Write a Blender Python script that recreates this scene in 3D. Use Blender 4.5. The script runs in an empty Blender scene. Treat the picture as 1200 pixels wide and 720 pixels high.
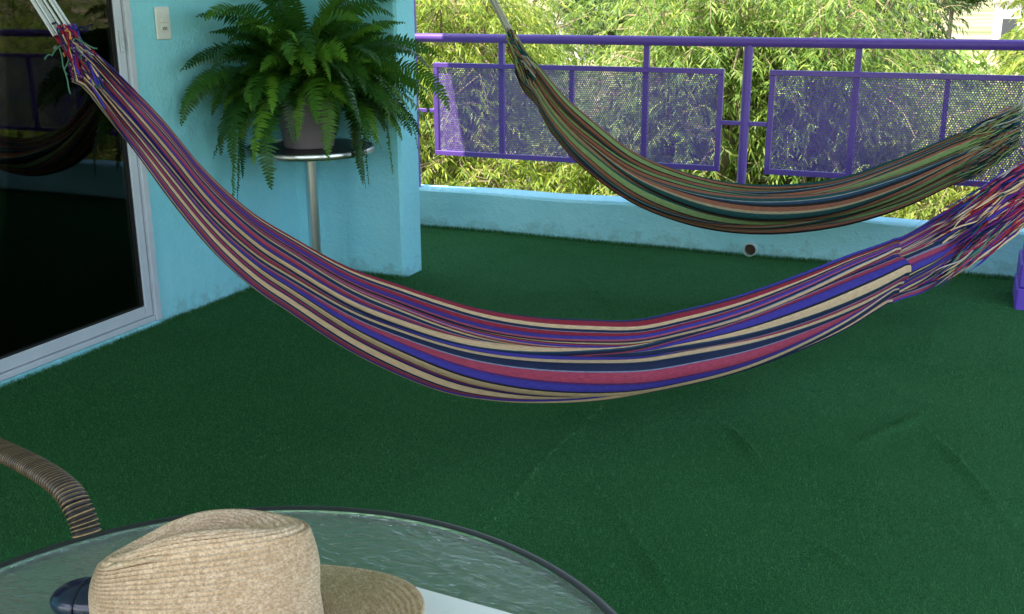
import bpy, math, random
import numpy as np
from mathutils import Vector, Matrix

R = math.radians
rng = np.random.default_rng(7)
random.seed(7)
scene = bpy.context.scene
col = scene.collection

# ------------------------------------------------------------------ camera
FPX = 1237.95
YAW, PITCH, ROLL, HCAM = 0.405865, 0.286102, -0.0044729, 1.28
cam_d = bpy.data.cameras.new("camera"); cam = bpy.data.objects.new("camera", cam_d); col.objects.link(cam)
cy, sy, cp, sp = math.cos(YAW), math.sin(YAW), math.cos(PITCH), math.sin(PITCH)
fw = Vector((-sy*cp, cy*cp, -sp)); rt = Vector((cy, sy, 0)); up = rt.cross(fw)
r2 = rt*math.cos(ROLL) + up*math.sin(ROLL); u2 = up*math.cos(ROLL) - rt*math.sin(ROLL)
M = Matrix((r2, u2, -fw)).transposed().to_4x4(); M.translation = (0, 0, HCAM)
cam.matrix_world = M
cam_d.sensor_fit = 'HORIZONTAL'; cam_d.sensor_width = 36.0; cam_d.lens = 36.0*FPX/1200.0
cam_d.clip_start = 0.02; cam_d.clip_end = 4000
scene.camera = cam

# ------------------------------------------------------------------ sky, sun, exposure
SUN = Vector((-0.18, -0.40, 1.0)).normalized()
world = bpy.data.worlds.new("World"); scene.world = world; world.use_nodes = True
wn = world.node_tree; bg = wn.nodes['Background']
sky = wn.nodes.new('ShaderNodeTexSky'); sky.sky_type = 'NISHITA'; sky.sun_disc = False
sky.sun_elevation = math.asin(SUN.z); sky.sun_rotation = math.atan2(SUN.x, SUN.y)
sky.air_density = 1.0; sky.dust_density = 1.5
wn.links.new(sky.outputs[0], bg.inputs[0]); bg.inputs[1].default_value = 0.15
sl = bpy.data.lights.new("sun", 'SUN'); sl.energy = 2.8; sl.angle = R(0.5); sl.color = (1.0, 0.95, 0.86)
so = bpy.data.objects.new("sun", sl); col.objects.link(so)
so.rotation_euler = (-SUN).to_track_quat('-Z', 'Y').to_euler()
scene.view_settings.view_transform = 'Standard'; scene.view_settings.look = 'None'
scene.view_settings.gamma = 1.0; scene.view_settings.exposure = 2.22
scene.view_settings.use_curve_mapping = False
scene.view_settings.use_white_balance = True; scene.view_settings.white_balance_temperature = 7600   # shade white balance

scene.render.engine = 'CYCLES'
scene.cycles.max_bounces = 7; scene.cycles.diffuse_bounces = 4; scene.cycles.transparent_max_bounces = 12
scene.cycles.transmission_bounces = 5
scene.cycles.use_denoising = True

# ------------------------------------------------------------------ materials
class Mat:
    def __init__(s, name, color=(.5, .5, .5), rough=.6, metal=0., spec=.5):
        s.m = bpy.data.materials.new(name); s.m.use_nodes = True
        s.t = s.m.node_tree; s.n = s.t.nodes; s.b = s.n['Principled BSDF']
        s.b.inputs['Base Color'].default_value = (*color, 1); s.b.inputs['Roughness'].default_value = rough
        s.b.inputs['Metallic'].default_value = metal; s.b.inputs['Specular IOR Level'].default_value = spec
        s.coord = None
    def new(s, t, **kw):
        n = s.n.new(t)
        for k, v in kw.items():
            if k in n.inputs: n.inputs[k].default_value = v
            else: setattr(n, k, v)
        return n
    def link(s, a, b): s.t.links.new(a, b)
    def co(s, kind='Object', scale=None):
        tc = s.n.new('ShaderNodeTexCoord')
        if scale is None: return tc.outputs[kind]
        mp = s.n.new('ShaderNodeMapping'); mp.inputs['Scale'].default_value = scale
        s.link(tc.outputs[kind], mp.inputs[0]); return mp.outputs[0]
    def noise(s, scale, detail=4, rough=.55, kind='Object', stretch=None, dist=0.):
        n = s.new('ShaderNodeTexNoise'); n.inputs['Scale'].default_value = scale; n.inputs['Detail'].default_value = detail
        n.inputs['Roughness'].default_value = rough; n.inputs['Distortion'].default_value = dist
        s.link(s.co(kind, stretch), n.inputs['Vector']); return n.outputs[0]
    def ramp(s, fac, stops):
        r = s.new('ShaderNodeValToRGB'); e = r.color_ramp.elements
        while len(e) < len(stops): e.new(.5)
        for el, (p, c) in zip(e, stops): el.position = p; el.color = (*c, 1) if len(c) == 3 else c
        s.link(fac, r.inputs[0]); return r.outputs[0]
    def mix(s, fac, a, b, mode='MIX'):
        m = s.new('ShaderNodeMix', data_type='RGBA', blend_type=mode)
        for k, v in ((0, fac), (6, a), (7, b)):
            if isinstance(v, (int, float)): m.inputs[k].default_value = v
            elif isinstance(v, tuple): m.inputs[k].default_value = (*v, 1)
            else: s.link(v, m.inputs[k])
        return m.outputs[2]
    def math(s, op, a, b=0.):
        m = s.new('ShaderNodeMath', operation=op)
        for k, v in ((0, a), (1, b)):
            if isinstance(v, (int, float)): m.inputs[k].default_value = v
            else: s.link(v, m.inputs[k])
        return m.outputs[0]
    def color(s, sock): s.link(sock, s.b.inputs['Base Color']); return s
    def roughs(s, sock): s.link(sock, s.b.inputs['Roughness']); return s
    def bump(s, h, dist=.002, strength=1.):
        b = s.new('ShaderNodeBump'); b.inputs['Distance'].default_value = dist; b.inputs['Strength'].default_value = strength
        s.link(h, b.inputs['Height']); s.link(b.outputs[0], s.b.inputs['Normal']); return s
    def attr(s, name):
        a = s.n.new('ShaderNodeAttribute'); a.attribute_name = name; return a.outputs['Color']

def plaster(name, c, c2):
    m = Mat(name, c, .75, spec=.3)
    f = m.noise(2.2, 5, .6); g = m.noise(38, 3, .6)
    cc = m.mix(m.ramp(f, [(.35, (0, 0, 0)), (.7, (1, 1, 1))]), c, c2)
    st = m.ramp(m.noise(9, 6, .7), [(.60, (0, 0, 0)), (.74, (1, 1, 1))])       # dull grime patches
    cc = m.mix(m.math('MULTIPLY', st, .16), cc, (.16, .2, .2))
    sx_ = m.new('ShaderNodeSeparateXYZ'); m.link(m.co('Object'), sx_.inputs[0])
    low = m.math('SUBTRACT', m.math('ADD', m.noise(16, 6, .7), m.math('MULTIPLY', m.noise(3, 3), .35)), m.math('MULTIPLY', sx_.outputs[2], 2.6))   # splashes of mud just above the turf
    cc = m.mix(m.math('MULTIPLY', m.ramp(low, [(.50, (0, 0, 0)), (.64, (1, 1, 1))]), .26), cc, (.15, .19, .15))
    drip = m.ramp(m.noise(5, 5, .65, stretch=(3, 3, .22)), [(.60, (0, 0, 0)), (.72, (1, 1, 1))])
    cc = m.mix(m.math('MULTIPLY', drip, .14), cc, (.42, .50, .48))
    m.color(cc)
    h = m.math('ADD', m.math('MULTIPLY', m.noise(75, 5, .65), 1.), m.math('MULTIPLY', m.noise(16, 3, .5), 1.4))
    return m.bump(h, .007, .8)
MT = {}
MT['wall'] = plaster('turquoise_plaster', (.21, .66, .77), (.28, .72, .81))
MT['parapet'] = plaster('parapet_plaster', (.27, .66, .74), (.35, .73, .79))
MT['ceiling'] = plaster('ceiling_plaster', (.78, .79, .77), (.82, .82, .80))

def painted(name, c, rough=.42):
    m = Mat(name, c, rough)
    f = m.noise(7, 5, .6)
    cc = m.mix(f, tuple(x*.82 for x in c), tuple(min(1, x*1.15) for x in c))
    chip = m.ramp(m.noise(22, 6, .7), [(.70, (0, 0, 0)), (.74, (1, 1, 1))]); m.color(m.mix(m.math('MULTIPLY', chip, .55), cc, (.16, .11, .10)))
    m.roughs(m.math('ADD', m.math('MULTIPLY', m.noise(30, 4), .25), rough-.1))
    return m.bump(m.noise(120, 3), .0006, .5)
MT['purple'] = painted('purple_enamel', (.125, .06, .36))
MT['purple_sheet'] = painted('purple_sheet_enamel', (.14, .075, .40))
MT['purple_col'] = painted('purple_masonry_paint', (.11, .045, .44), .6)
MT['alu'] = painted('aluminium_paint', (.52, .56, .62), .4)
MT['white_plastic'] = Mat('white_plastic', (.72, .72, .68), .35)
MT['black_gasket'] = Mat('black_gasket', (.015, .015, .016), .5)
MT['chrome'] = Mat('brushed_steel', (.62, .63, .64), .28, 1.0)
MT['dark_metal'] = Mat('dark_powder_metal', (.02, .022, .026), .4)
MT['rust_pipe'] = Mat('clay_pipe', (.07, .035, .025), .8)
MT['pipe_edge'] = Mat('pipe_edge', (.45, .55, .55), .7)

# turf
def turf(name, fibre):
    m = Mat(name, (.012, .075, .03), .9, spec=.04)
    n1 = m.noise(1.1, 4, .6); n2 = m.noise(260 if not fibre else 90, 2, .6)
    c = m.mix(m.ramp(n1, [(.3, (0, 0, 0)), (.7, (1, 1, 1))]), (.010, .100, .031), (.034, .165, .062))
    c = m.mix(m.ramp(n2, [(.3, (0, 0, 0)), (.75, (1, 1, 1))]), m.mix(.6, c, (.003, .03, .010)), m.mix(.4, c, (.07, .26, .09)))
    if fibre:
        a = m.attr('rnd'); c = m.mix(m.math('MINIMUM', m.math('MULTIPLY', a, .7), .95), c, (.10, .30, .12))
    m.color(c)
    if not fibre: m.bump(m.noise(320, 3, .7), .006, .9)
    return m
MT['turf'] = turf('turf_backing', False); MT['fibre'] = turf('turf_fibre', True)
MT['soil'] = Mat('dry_soil', (.3, .24, .16), .95)
_m = MT['soil']; _f = _m.noise(.05, 8, .6)
_m.color(_m.mix(_m.ramp(_f, [(.38, (0, 0, 0)), (.6, (1, 1, 1))]), (.33, .26, .17), (.10, .13, .04))).bump(_m.noise(1.5, 6), .2, .5)

# glass of the sliding door: thin tinted sheet
def thin_glass(name, tint, ior=1.5, bump=None):
    m = Mat(name); m.n.remove(m.b)
    out = [n for n in m.n if n.type == 'OUTPUT_MATERIAL'][0]
    tr = m.n.new('ShaderNodeBsdfTransparent'); tr.inputs[0].default_value = (*tint, 1)
    gl = m.n.new('ShaderNodeBsdfGlossy'); gl.inputs['Roughness'].default_value = .02; gl.inputs[0].default_value = (.9, .9, .9, 1)
    fr = m.n.new('ShaderNodeFresnel'); fr.inputs[0].default_value = ior
    mx = m.n.new('ShaderNodeMixShader'); m.link(fr.outputs[0], mx.inputs[0]); m.link(tr.outputs[0], mx.inputs[1]); m.link(gl.outputs[0], mx.inputs[2])
    m.link(mx.outputs[0], out.inputs[0]); return m
MT['door_glass'] = thin_glass('tinted_door_glass', (.42, .40, .36), 1.5)
MT['room'] = Mat('dim_room_paint', (.10, .09, .08), .9)
MT['curtain'] = Mat('brown_curtain', (.055, .045, .035), .95)

m = Mat('rippled_glass', (.80, .94, .88), .2)
m.b.inputs['Transmission Weight'].default_value = .93; m.b.inputs['IOR'].default_value = 1.45
m.bump(m.noise(72, 2, .4, stretch=(1, 1.7, .2), dist=.3), .005, .3)
MT['ripple'] = m

# hammock cloth : woven colours come from the attribute of each stripe
def cloth(name):
    m = Mat(name, (.5, .5, .5), .9, spec=.15)
    c = m.attr('Col')
    th = m.noise(1., 3, .6, kind='UV', stretch=(40, 900, 1)); w = m.noise(3.5, 4, .6)
    c2 = m.mix(m.ramp(th, [(.25, (0, 0, 0)), (.8, (1, 1, 1))]), m.mix(1., c, (.50, .50, .52), 'MULTIPLY'), m.mix(1., c, (1.35, 1.33, 1.3), 'MULTIPLY'))
    c2 = m.mix(m.math('MULTIPLY', w, .05), c2, (.3, .27, .25))
    m.color(c2); m.bump(m.noise(1., 3, .6, kind='UV', stretch=(140, 1100, 1)), .0025, .9)
    return m
MT['cloth'] = cloth('woven_cotton')
m = Mat('cotton_string', (.5, .5, .5), .95, spec=.1); m.color(m.attr('Col')); MT['string'] = m
m = Mat('grey_cord', (.50, .53, .55), .8); m.bump(m.noise(400, 2, stretch=(1, 1, .4)), .001, .8); MT['cord'] = m
m = Mat('tan_cord', (.52, .49, .41), .85); MT['cord2'] = m

# plants
def leafmat(name, dark, light, pale, trans=.42, island=True, amt=.5):
    m = Mat(name, light, .5, spec=.4)
    g = m.n.new('ShaderNodeNewGeometry'); oi = m.n.new('ShaderNodeObjectInfo')
    r = g.outputs['Random Per Island'] if island else oi.outputs['Random']
    c = m.ramp(r, [(0, dark), (amt, light), (.97, pale), (1., tuple(x*1.1 for x in pale))])
    n = m.noise(.9, 3, .5); c = m.mix(m.ramp(n, [(.35, (0, 0, 0)), (.7, (1, 1, 1))]), c, m.mix(.45, c, light))
    m.color(c); m.roughs(m.math('ADD', m.math('MULTIPLY', r, .15), .4))
    out = [x for x in m.n if x.type == 'OUTPUT_MATERIAL'][0]
    tl = m.n.new('ShaderNodeBsdfTranslucent'); m.link(m.mix(.35, c, tuple(min(1, x*1.6) for x in pale)), tl.inputs[0])
    mx = m.n.new('ShaderNodeMixShader'); mx.inputs[0].default_value = trans
    m.link(m.b.outputs[0], mx.inputs[1]); m.link(tl.outputs[0], mx.inputs[2]); m.link(mx.outputs[0], out.inputs[0])
    return m
MT['leaf_a'] = leafmat('leaf_yellow_green', (.06, .14, .018), (.17, .27, .032), (.38, .44, .07))
MT['leaf_b'] = leafmat('leaf_mid_green', (.045, .125, .022), (.13, .245, .04), (.30, .40, .08))
MT['leaf_c'] = leafmat('leaf_deep_green', (.015, .05, .015), (.045, .10, .03), (.12, .18, .05))
MT['leaf_d'] = leafmat('leaf_lime', (.06, .12, .015), (.17, .26, .04), (.33, .38, .08))
MT['fern'] = leafmat('fern_green', (.006, .042, .005), (.020, .100, .010), (.14, .33, .025), .25, island=False, amt=.6)
m = Mat('bark', (.16, .12, .08), .9); m.bump(m.noise(30, 5, stretch=(1, 1, .25)), .01, .8); MT['bark'] = m
m = Mat('twig', (.23, .19, .11), .9); MT['twig'] = m
m = Mat('rachis', (.03, .09, .015), .6); MT['rachis'] = m
m = Mat('grey_pot', (.27, .225, .25), .55); m.bump(m.noise(60, 3), .001, .4); MT['pot'] = m
m = Mat('potting_soil', (.02, .015, .01), .95); MT['psoil'] = m

# straw, wicker and small things
m = Mat('straw_braid', (.5, .4, .26), .8, spec=.25)
c = m.mix(m.attr('Col'), (.60, .425, .265), (.76, .58, .40)); c = m.mix(m.ramp(m.noise(14, 3), [(.4, (0, 0, 0)), (.8, (1, 1, 1))]), c, m.mix(.12, c, (.55, .36, .26)))
c = m.mix(m.ramp(m.noise(420, 2, .6), [(.40, (1, 1, 1)), (.60, (0, 0, 0))]), c, m.mix(.45, c, (.24, .15, .085)))
m.color(c); m.bump(m.noise(900, 2, .6), .0008, .9); MT['straw'] = m
m = Mat('wicker', (.2, .12, .06), .5); m.color(m.attr('Col')); MT['wicker'] = m
m = Mat('navy_shell', (.006, .010, .035), .22); m.b.inputs['Coat Weight'].default_value = .3; MT['navy'] = m
m = Mat('white_paper', (.82, .82, .80), .6); m.bump(m.noise(40, 3), .0006, .3); MT['paper'] = m
MT['house_white'] = plaster('far_white_wall', (.50, .49, .46), (.56, .55, .52))
m = Mat('roof_sheet', (.34, .33, .32), .6); MT['roof_sheet'] = m
m = Mat('far_window', (.05, .06, .07), .2); MT['far_win'] = m

MT = {k: (v.m if isinstance(v, Mat) else v) for k, v in MT.items()}

# ------------------------------------------------------------------ mesh helpers
class MB:
    def __init__(s): s.v = []; s.f = []; s.c = []
    def add(s, v, f, c=None):
        o = len(s.v); s.v += [tuple(x) for x in v]; s.f += [tuple(i+o for i in q) for q in f]
        s.c += [c or (1, 1, 1)]*len(f); return s
    def box(s, x0, x1, y0, y1, z0, z1, b=0.0):
        if b <= 0:
            v = [(x, y, z) for z in (z0, z1) for y in (y0, y1) for x in (x0, x1)]
            return s.add(v, [(0, 2, 3, 1), (4, 5, 7, 6), (0, 1, 5, 4), (2, 6, 7, 3), (0, 4, 6, 2), (1, 3, 7, 5)])
        # box with chamfered edges (24 corner points)
        v = []; idx = {}
        for i, (x, sx) in enumerate(((x0, 1), (x1, -1))):
            for j, (y, s_y) in enumerate(((y0, 1), (y1, -1))):
                for k, (z, sz) in enumerate(((z0, 1), (z1, -1))):
                    for a in range(3):
                        idx[i, j, k, a] = len(v)
                        v.append((x + (0 if a == 0 else sx*b), y + (0 if a == 1 else s_y*b), z + (0 if a == 2 else sz*b)))
        f = []
        for a in range(3):
            for e in (0, 1):
                o = [(0, 0), (1, 0), (1, 1), (0, 1)]
                q = []
                for (p_, q_) in o:
                    key = [p_, q_]; key.insert(a, e); q.append(idx[(*key, a)])
                f.append(tuple(q))
        for a in range(3):
            for p_ in (0, 1):
                for q_ in (0, 1):
                    b1, b2 = [(1, 2), (0, 2), (0, 1)][a]
                    k0 = [p_, q_]; k0.insert(a, 0); k1 = [p_, q_]; k1.insert(a, 1)
                    f.append((idx[(*k0, b1)], idx[(*k1, b1)], idx[(*k1, b2)], idx[(*k0, b2)]))
        for i in (0, 1):
            for j in (0, 1):
                for k in (0, 1): f.append((idx[i, j, k, 0], idx[i, j, k, 1], idx[i, j, k, 2]))
        return s.add(v, f)
    def tube(s, pts, rad, n=8, c=None, cap=True, flat=1.0, flatdir=None):
        pts = [Vector(p) for p in pts]; N = len(pts)
        rad = [rad]*N if isinstance(rad, (int, float)) else rad
        v = []; f = []; ref = Vector(flatdir) if flatdir else None
        for i, p in enumerate(pts):
            t = (pts[min(i+1, N-1)] - pts[max(i-1, 0)]).normalized()
            if ref is None: ref = Vector((0, 0, 1)) if abs(t.z) < .9 else Vector((1, 0, 0))
            a = (ref - t*ref.dot(t)).normalized(); b = t.cross(a); ref = a if flatdir is None else ref
            for k in range(n):
                an = 2*math.pi*k/n; v.append(p + a*(math.cos(an)*rad[i]*flat) + b*(math.sin(an)*rad[i]))
        for i in range(N-1):
            for k in range(n):
                k2 = (k+1) % n; f.append((i*n+k, i*n+k2, (i+1)*n+k2, (i+1)*n+k))
        if cap: f.append(tuple(range(n-1, -1, -1))); f.append(tuple((N-1)*n+k for k in range(n)))
        return s.add(v, f, c)
    def lathe(s, prof, n=48, cx=0, cy_=0, cap0=True, cap1=True):
        v = []; f = []
        for r, z in prof:
            for k in range(n): a = 2*math.pi*k/n; v.append((cx+r*math.cos(a), cy_+r*math.sin(a), z))
        for i in range(len(prof)-1):
            for k in range(n): k2 = (k+1) % n; f.append((i*n+k, i*n+k2, (i+1)*n+k2, (i+1)*n+k))
        if cap0: f.append(tuple(range(n-1, -1, -1)))
        if cap1: f.append(tuple((len(prof)-1)*n+k for k in range(n)))
        return s.add(v, f)
    def mesh(s, name, smooth=False):
        me = bpy.data.meshes.new(name); me.from_pydata(s.v, [], s.f); me.validate(); me.update()
        if smooth: me.polygons.foreach_set('use_smooth', [True]*len(me.polygons))
        return me
    def build(s, name, mat, parent=None, smooth=False, colors=False, angle=None):
        me = s.mesh(name, smooth)
        if colors: face_colors(me, s.c)
        if angle: me.set_sharp_from_angle(angle=R(angle))
        return link(name, me, mat, parent)
def face_colors(me, cols):
    a = me.color_attributes.new('Col', 'FLOAT_COLOR', 'CORNER')
    cnt = np.zeros(len(me.polygons), dtype=np.int32); me.polygons.foreach_get('loop_total', cnt)
    c = np.ones((len(me.polygons), 4), dtype=np.float32); c[:, :3] = np.array(cols, dtype=np.float32)[:len(me.polygons)]
    a.data.foreach_set('color', np.repeat(c, cnt, axis=0).ravel())
def link(name, me, mat, parent=None):
    o = bpy.data.objects.new(name, me); col.objects.link(o)
    if mat is not None and not me.materials: me.materials.append(MT[mat] if isinstance(mat, str) else mat)
    if parent: o.parent = parent
    return o
def tag(o, label=None, cat=None, group=None, kind=None):
    if label: o['label'] = label
    if cat: o['category'] = cat
    if group: o['group'] = group
    if kind: o['kind'] = kind
    return o
def empty(name, loc=(0, 0, 0), rz=0.0):
    o = bpy.data.objects.new(name, None); col.objects.link(o); o.location = loc; o.rotation_euler = (0, 0, rz); o.empty_display_size = .1
    return o
def npmesh(name, V, F, smooth=False):
    """mesh from numpy: V (n,3), F (m,k) faces of one size"""
    me = bpy.data.meshes.new(name); n, (mf, k) = len(V), F.shape
    me.vertices.add(n); me.vertices.foreach_set('co', np.ascontiguousarray(V, dtype=np.float32).ravel())
    me.loops.add(mf*k); me.loops.foreach_set('vertex_index', np.ascontiguousarray(F, dtype=np.int32).ravel())
    me.polygons.add(mf); me.polygons.foreach_set('loop_start', np.arange(0, mf*k, k, dtype=np.int32))
    me.polygons.foreach_set('loop_total', np.full(mf, k, dtype=np.int32))
    if smooth: me.polygons.foreach_set('use_smooth', np.ones(mf, dtype=bool))
    me.update(calc_edges=True); return me
def lerp_curve(pts, s):
    """smooth cubic through (s,z) points"""
    P = np.array(pts); x, y = P[:, 0], P[:, 1]; m_ = np.gradient(y, x)
    i = np.clip(np.searchsorted(x, s)-1, 0, len(x)-2); h = x[i+1]-x[i]; t = np.clip((s-x[i])/h, 0, 1)
    return (2*t**3-3*t**2+1)*y[i] + (t**3-2*t**2+t)*h*m_[i] + (-2*t**3+3*t**2)*y[i+1] + (t**3-t**2)*h*m_[i+1]

# ------------------------------------------------------------------ setting: ground, floor, turf
WX, PY = -2.942, 5.29             # door wall plane, inner face of the parapet
GZ = -4.5
n = 90; gx = np.linspace(-1, 1, n); gx = np.sign(gx)*np.abs(gx)**2.6*1800
X, Y = np.meshgrid(gx, gx+40); Z = GZ + .5*np.sin(X*.03)*np.cos(Y*.021) + np.clip((np.hypot(X, Y)-260)*.012, 0, 30)
V = np.stack([X, Y, Z], -1).reshape(-1, 3); i = np.arange(n-1); A = (i[:, None]*n+i[None]).ravel()
tag(link('ground', npmesh('ground', V, np.stack([A, A+1, A+n+1, A+n], 1), True), 'soil'), kind='structure')
tag(MB().box(WX-.1, 3.2, -1.6, PY+.17, -.25, -.02).build('terrace_slab', 'ceiling'), kind='structure')

def floor_z(x, y):
    """ridges and wrinkles of the loosely laid turf"""
    z = .004*np.sin(x*1.7+.4)*np.sin(y*1.3) + .0015*np.sin(x*6.1+y*4.3) + .0012*np.sin(x*4.1-y*7.7)
    for (x0, y0, x1, y1, h, w) in ((-.994, 3.05, -1.0, 2.15, .005, .02), (-1.445, 4.33, -1.26, 4.02, .011, .016), (-.592, 3.045, -.412, 2.768, .012, .016), (-.207, 3.0, -.002, 3.43, .009, .022),
                                   (-.006, 3.22, .216, 2.67, .013, .016), (-.677, 2.30, -.458, 1.99, .011, .02), (-1.72, 4.63, -1.45, 4.33, .009, .016), (-1.69, 2.445, -1.8, 2.21, .005, .012),
                                   (-.048, 3.86, -.025, 4.43, .006, .018), (-2.15, 4.02, -2.33, 4.2, .006, .03), (-.34, 3.86, -.05, 3.86, .006, .016), (.2, 2.7, .35, 2.3, .010, .018),
                                   (-.85, 2.5, -.62, 2.25, .006, .02), (-.3, 2.45, -.02, 2.2, .007, .02), (-2.3, 2.9, -2.0, 2.6, .004, .02), (-1.9, 4.9, -1.1, 4.95, .004, .02)):
        dx, dy = x1-x0, y1-y0; L2 = dx*dx+dy*dy
        t = np.clip(((x-x0)*dx+(y-y0)*dy)/L2, 0, 1); d2 = (x-x0-t*dx)**2 + (y-y0-t*dy)**2
        z = z + 1.4*h*np.exp(-d2/(w*w*.42))*np.clip(np.sin(np.pi*np.clip(t, .04, .96)), .25, 1)
    return z + .008
nx, ny = 330, 400
xs = np.linspace(WX+.004, 3.04, nx); ys = np.linspace(-1.55, PY-.003, ny)
X, Y = np.meshgrid(xs, ys); V = np.stack([X, Y, floor_z(X, Y)], -1).reshape(-1, 3)
i, j = np.meshgrid(np.arange(nx-1), np.arange(ny-1)); A = (j*nx+i).ravel()
tag(link('turf_carpet', npmesh('turf_carpet', V, np.stack([A, A+1, A+nx+1, A+nx], 1), True), 'turf'), kind='structure')
# pile of the artificial turf
def fibres(N, x0, x1, y0, y1, h=.0065, w=.0014):
    x = rng.uniform(x0, x1, N); y = rng.uniform(y0, y1, N)
    keep = ~((x < -2.364) & (y > 4.222) & (y < 4.41)); x, y = x[keep], y[keep]; N = len(x)
    a = rng.uniform(0, 2*np.pi, N); hh = h*rng.uniform(.6, 1.35, N); ww = w*rng.uniform(.7, 1.3, N)
    lx = rng.normal(0, .45, N)*hh; ly = rng.normal(0, .45, N)*hh
    z = floor_z(x, y) - .001
    V = np.empty((N, 3, 3)); V[:, 0] = np.stack([x-np.cos(a)*ww/2, y-np.sin(a)*ww/2, z], 1); V[:, 1] = np.stack([x+np.cos(a)*ww/2, y+np.sin(a)*ww/2, z], 1)
    V[:, 2] = np.stack([x+lx, y+ly, z+hh], 1); return V
parts = [fibres(330000, WX+.006, 1.0, 1.25, 3.2), fibres(230000, WX+.006, 1.2, 3.2, PY-.004, w=.002),
         fibres(9000, WX+.004, 1.2, PY-.03, PY-.002, .02, .003), fibres(7000, WX+.004, WX+.03, 1.2, PY, .016, .003), fibres(1500, -2.95, -2.34, 4.195, 4.22, .02, .003)]
V = np.concatenate(parts); N = len(V); rnd_ = rng.uniform(0, 1, N)**2
for (sx0, sy0, sx1, sy1, sw_) in ((-.994, 3.06, -1.0, 2.15, .006), (-1.69, 2.445, -1.8, 2.21, .004)):      # frayed pale seams
    tt = np.clip(((V[:, 0, 0]-sx0)*(sx1-sx0)+(V[:, 0, 1]-sy0)*(sy1-sy0))/((sx1-sx0)**2+(sy1-sy0)**2), 0, 1)
    cxl = sx0+tt*(sx1-sx0)+.012*np.sin(tt*9)+.006*np.sin(tt*31); dd = np.hypot(V[:, 0, 0]-cxl, V[:, 0, 1]-sy0-tt*(sy1-sy0)); rnd_ = np.where((dd < sw_) & (np.sin(tt*23)+np.sin(tt*57) > -.7), 1.3, rnd_)
for _ in range(60):                                                # lint and crumbs caught in the pile
    lx_, ly_ = rng.uniform(-2.8, .9), rng.uniform(1.6, 5.1); rnd_ = np.where(np.hypot((V[:, 0, 0]-lx_)*rng.uniform(.5, 2), V[:, 0, 1]-ly_) < rng.uniform(.003, .009), 1.35, rnd_)
me = npmesh('turf_fibres', V.reshape(-1, 3), np.arange(N*3).reshape(N, 3))
at = me.attributes.new('rnd', 'FLOAT_COLOR', 'POINT'); rr = np.repeat(rnd_, 3); at.data.foreach_set('color', np.stack([rr, rr, rr, np.ones_like(rr)], 1).astype(np.float32).ravel())
tag(link('turf_fibres', me, 'fibre'), 'short green plastic pile of the artificial turf', None, kind='stuff')

# ------------------------------------------------------------------ house
house = tag(empty('house', (-4.2, 2.0, 0)), 'turquoise plastered house with sliding glass door, end pilaster and porch roof', 'house')
def hp(mb, name, mat, parent=None, **k):
    o = mb.build(name, mat, None, **k); p_ = parent or house
    o.parent = p_; o.matrix_parent_inverse = p_.matrix_world.inverted() if p_ is not house else Matrix.Translation((4.2, -2.0, 0))
    return o
DY0, DY1, DZ0, DZ1 = .9, 3.213, .03, 2.12
w = MB()
w.box(WX-.18, WX, DY1, 4.405, -.24, 2.42, .004)
w.box(WX-.18, WX, -1.6, DY0, -.24, 2.42); w.box(WX-.18, WX, DY0, DY1, DZ1, 2.42); w.box(WX-.18, WX+.012, DY0, DY1-.001, -.24, DZ0-.002, .004)
hp(w, 'wall', 'wall')
hp(MB().box(WX-.05, -2.366, 4.222, 4.408, -.02, 2.418, .012), 'pilaster', 'wall')
w = MB(); w.box(-6.4, WX-.185, 4.25, 4.40, -.24, 2.42); w.box(-6.5, -6.4, -1.6, 4.40, -.24, 2.42); w.box(-6.4, WX-.185, -1.75, -1.6, -.24, 2.42)
w.box(-6.4, WX-.185, -1.6, 4.25, -.24, -.1)
hp(w, 'room_shell', 'room')
w = MB(); w.box(-6.6, WX, -3.2, 4.45, 2.422, 2.60); w.box(WX, .80, -.9, 5.22, 2.422, 2.60)
hp(w, 'roof', 'ceiling')
# sliding door : outer frame, leaf, pane, latch
fr = MB(); x0, x1 = WX-.09, WX+.016
fr.box(x0, x1, DY1-.032, DY1, DZ0, DZ1, .003); fr.box(x0, x1, DY0, DY0+.032, DZ0, DZ1, .003); fr.box(x0, x1, DY0+.033, DY1-.033, DZ1-.03, DZ1, .003); fr.box(x0, x1-.006, DY0+.033, DY1-.033, DZ0, DZ0+.022, .002)
door = hp(fr, 'sliding_door', 'alu')
def dp(mb, name, mat, **k): return hp(mb, name, mat, door, **k)
for (ya, yb, dx) in ((2.02, 3.178, 0), (DY0+.035, 2.07, -.036)):
    lf = MB(); a0, a1 = WX-.032+dx, WX+.003+dx; za, zb = DZ0+.024, DZ1-.032
    lf.box(a0, a1, yb-.040, yb, za, zb, .003); lf.box(a0, a1, ya, ya+.045, za, zb, .003)
    lf.box(a0, a1-.001, ya+.046, yb-.041, za, za+.046, .003); lf.box(a0, a1-.001, ya+.046, yb-.041, zb-.05, zb, .003)
    dp(lf, 'door_leaf', 'alu'); dp(MB().box(a0+.012, a0+.018, ya+.044, yb-.039, za+.044, zb-.048), 'pane', 'door_glass')
    gk = MB(); gk.box(a0+.018, a1-.006, yb-.044, yb-.0405, za+.05, zb-.052); gk.box(a0+.018, a1-.006, ya+.05, yb-.045, za+.0465, za+.05)
    dp(gk, 'gasket', 'black_gasket')
dp(MB().box(WX+.004, WX+.009, 3.148, 3.166, 1.085, 1.165, .002).box(WX+.009, WX+.014, 3.153, 3.161, 1.10, 1.14, .002), 'latch', 'alu')
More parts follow.
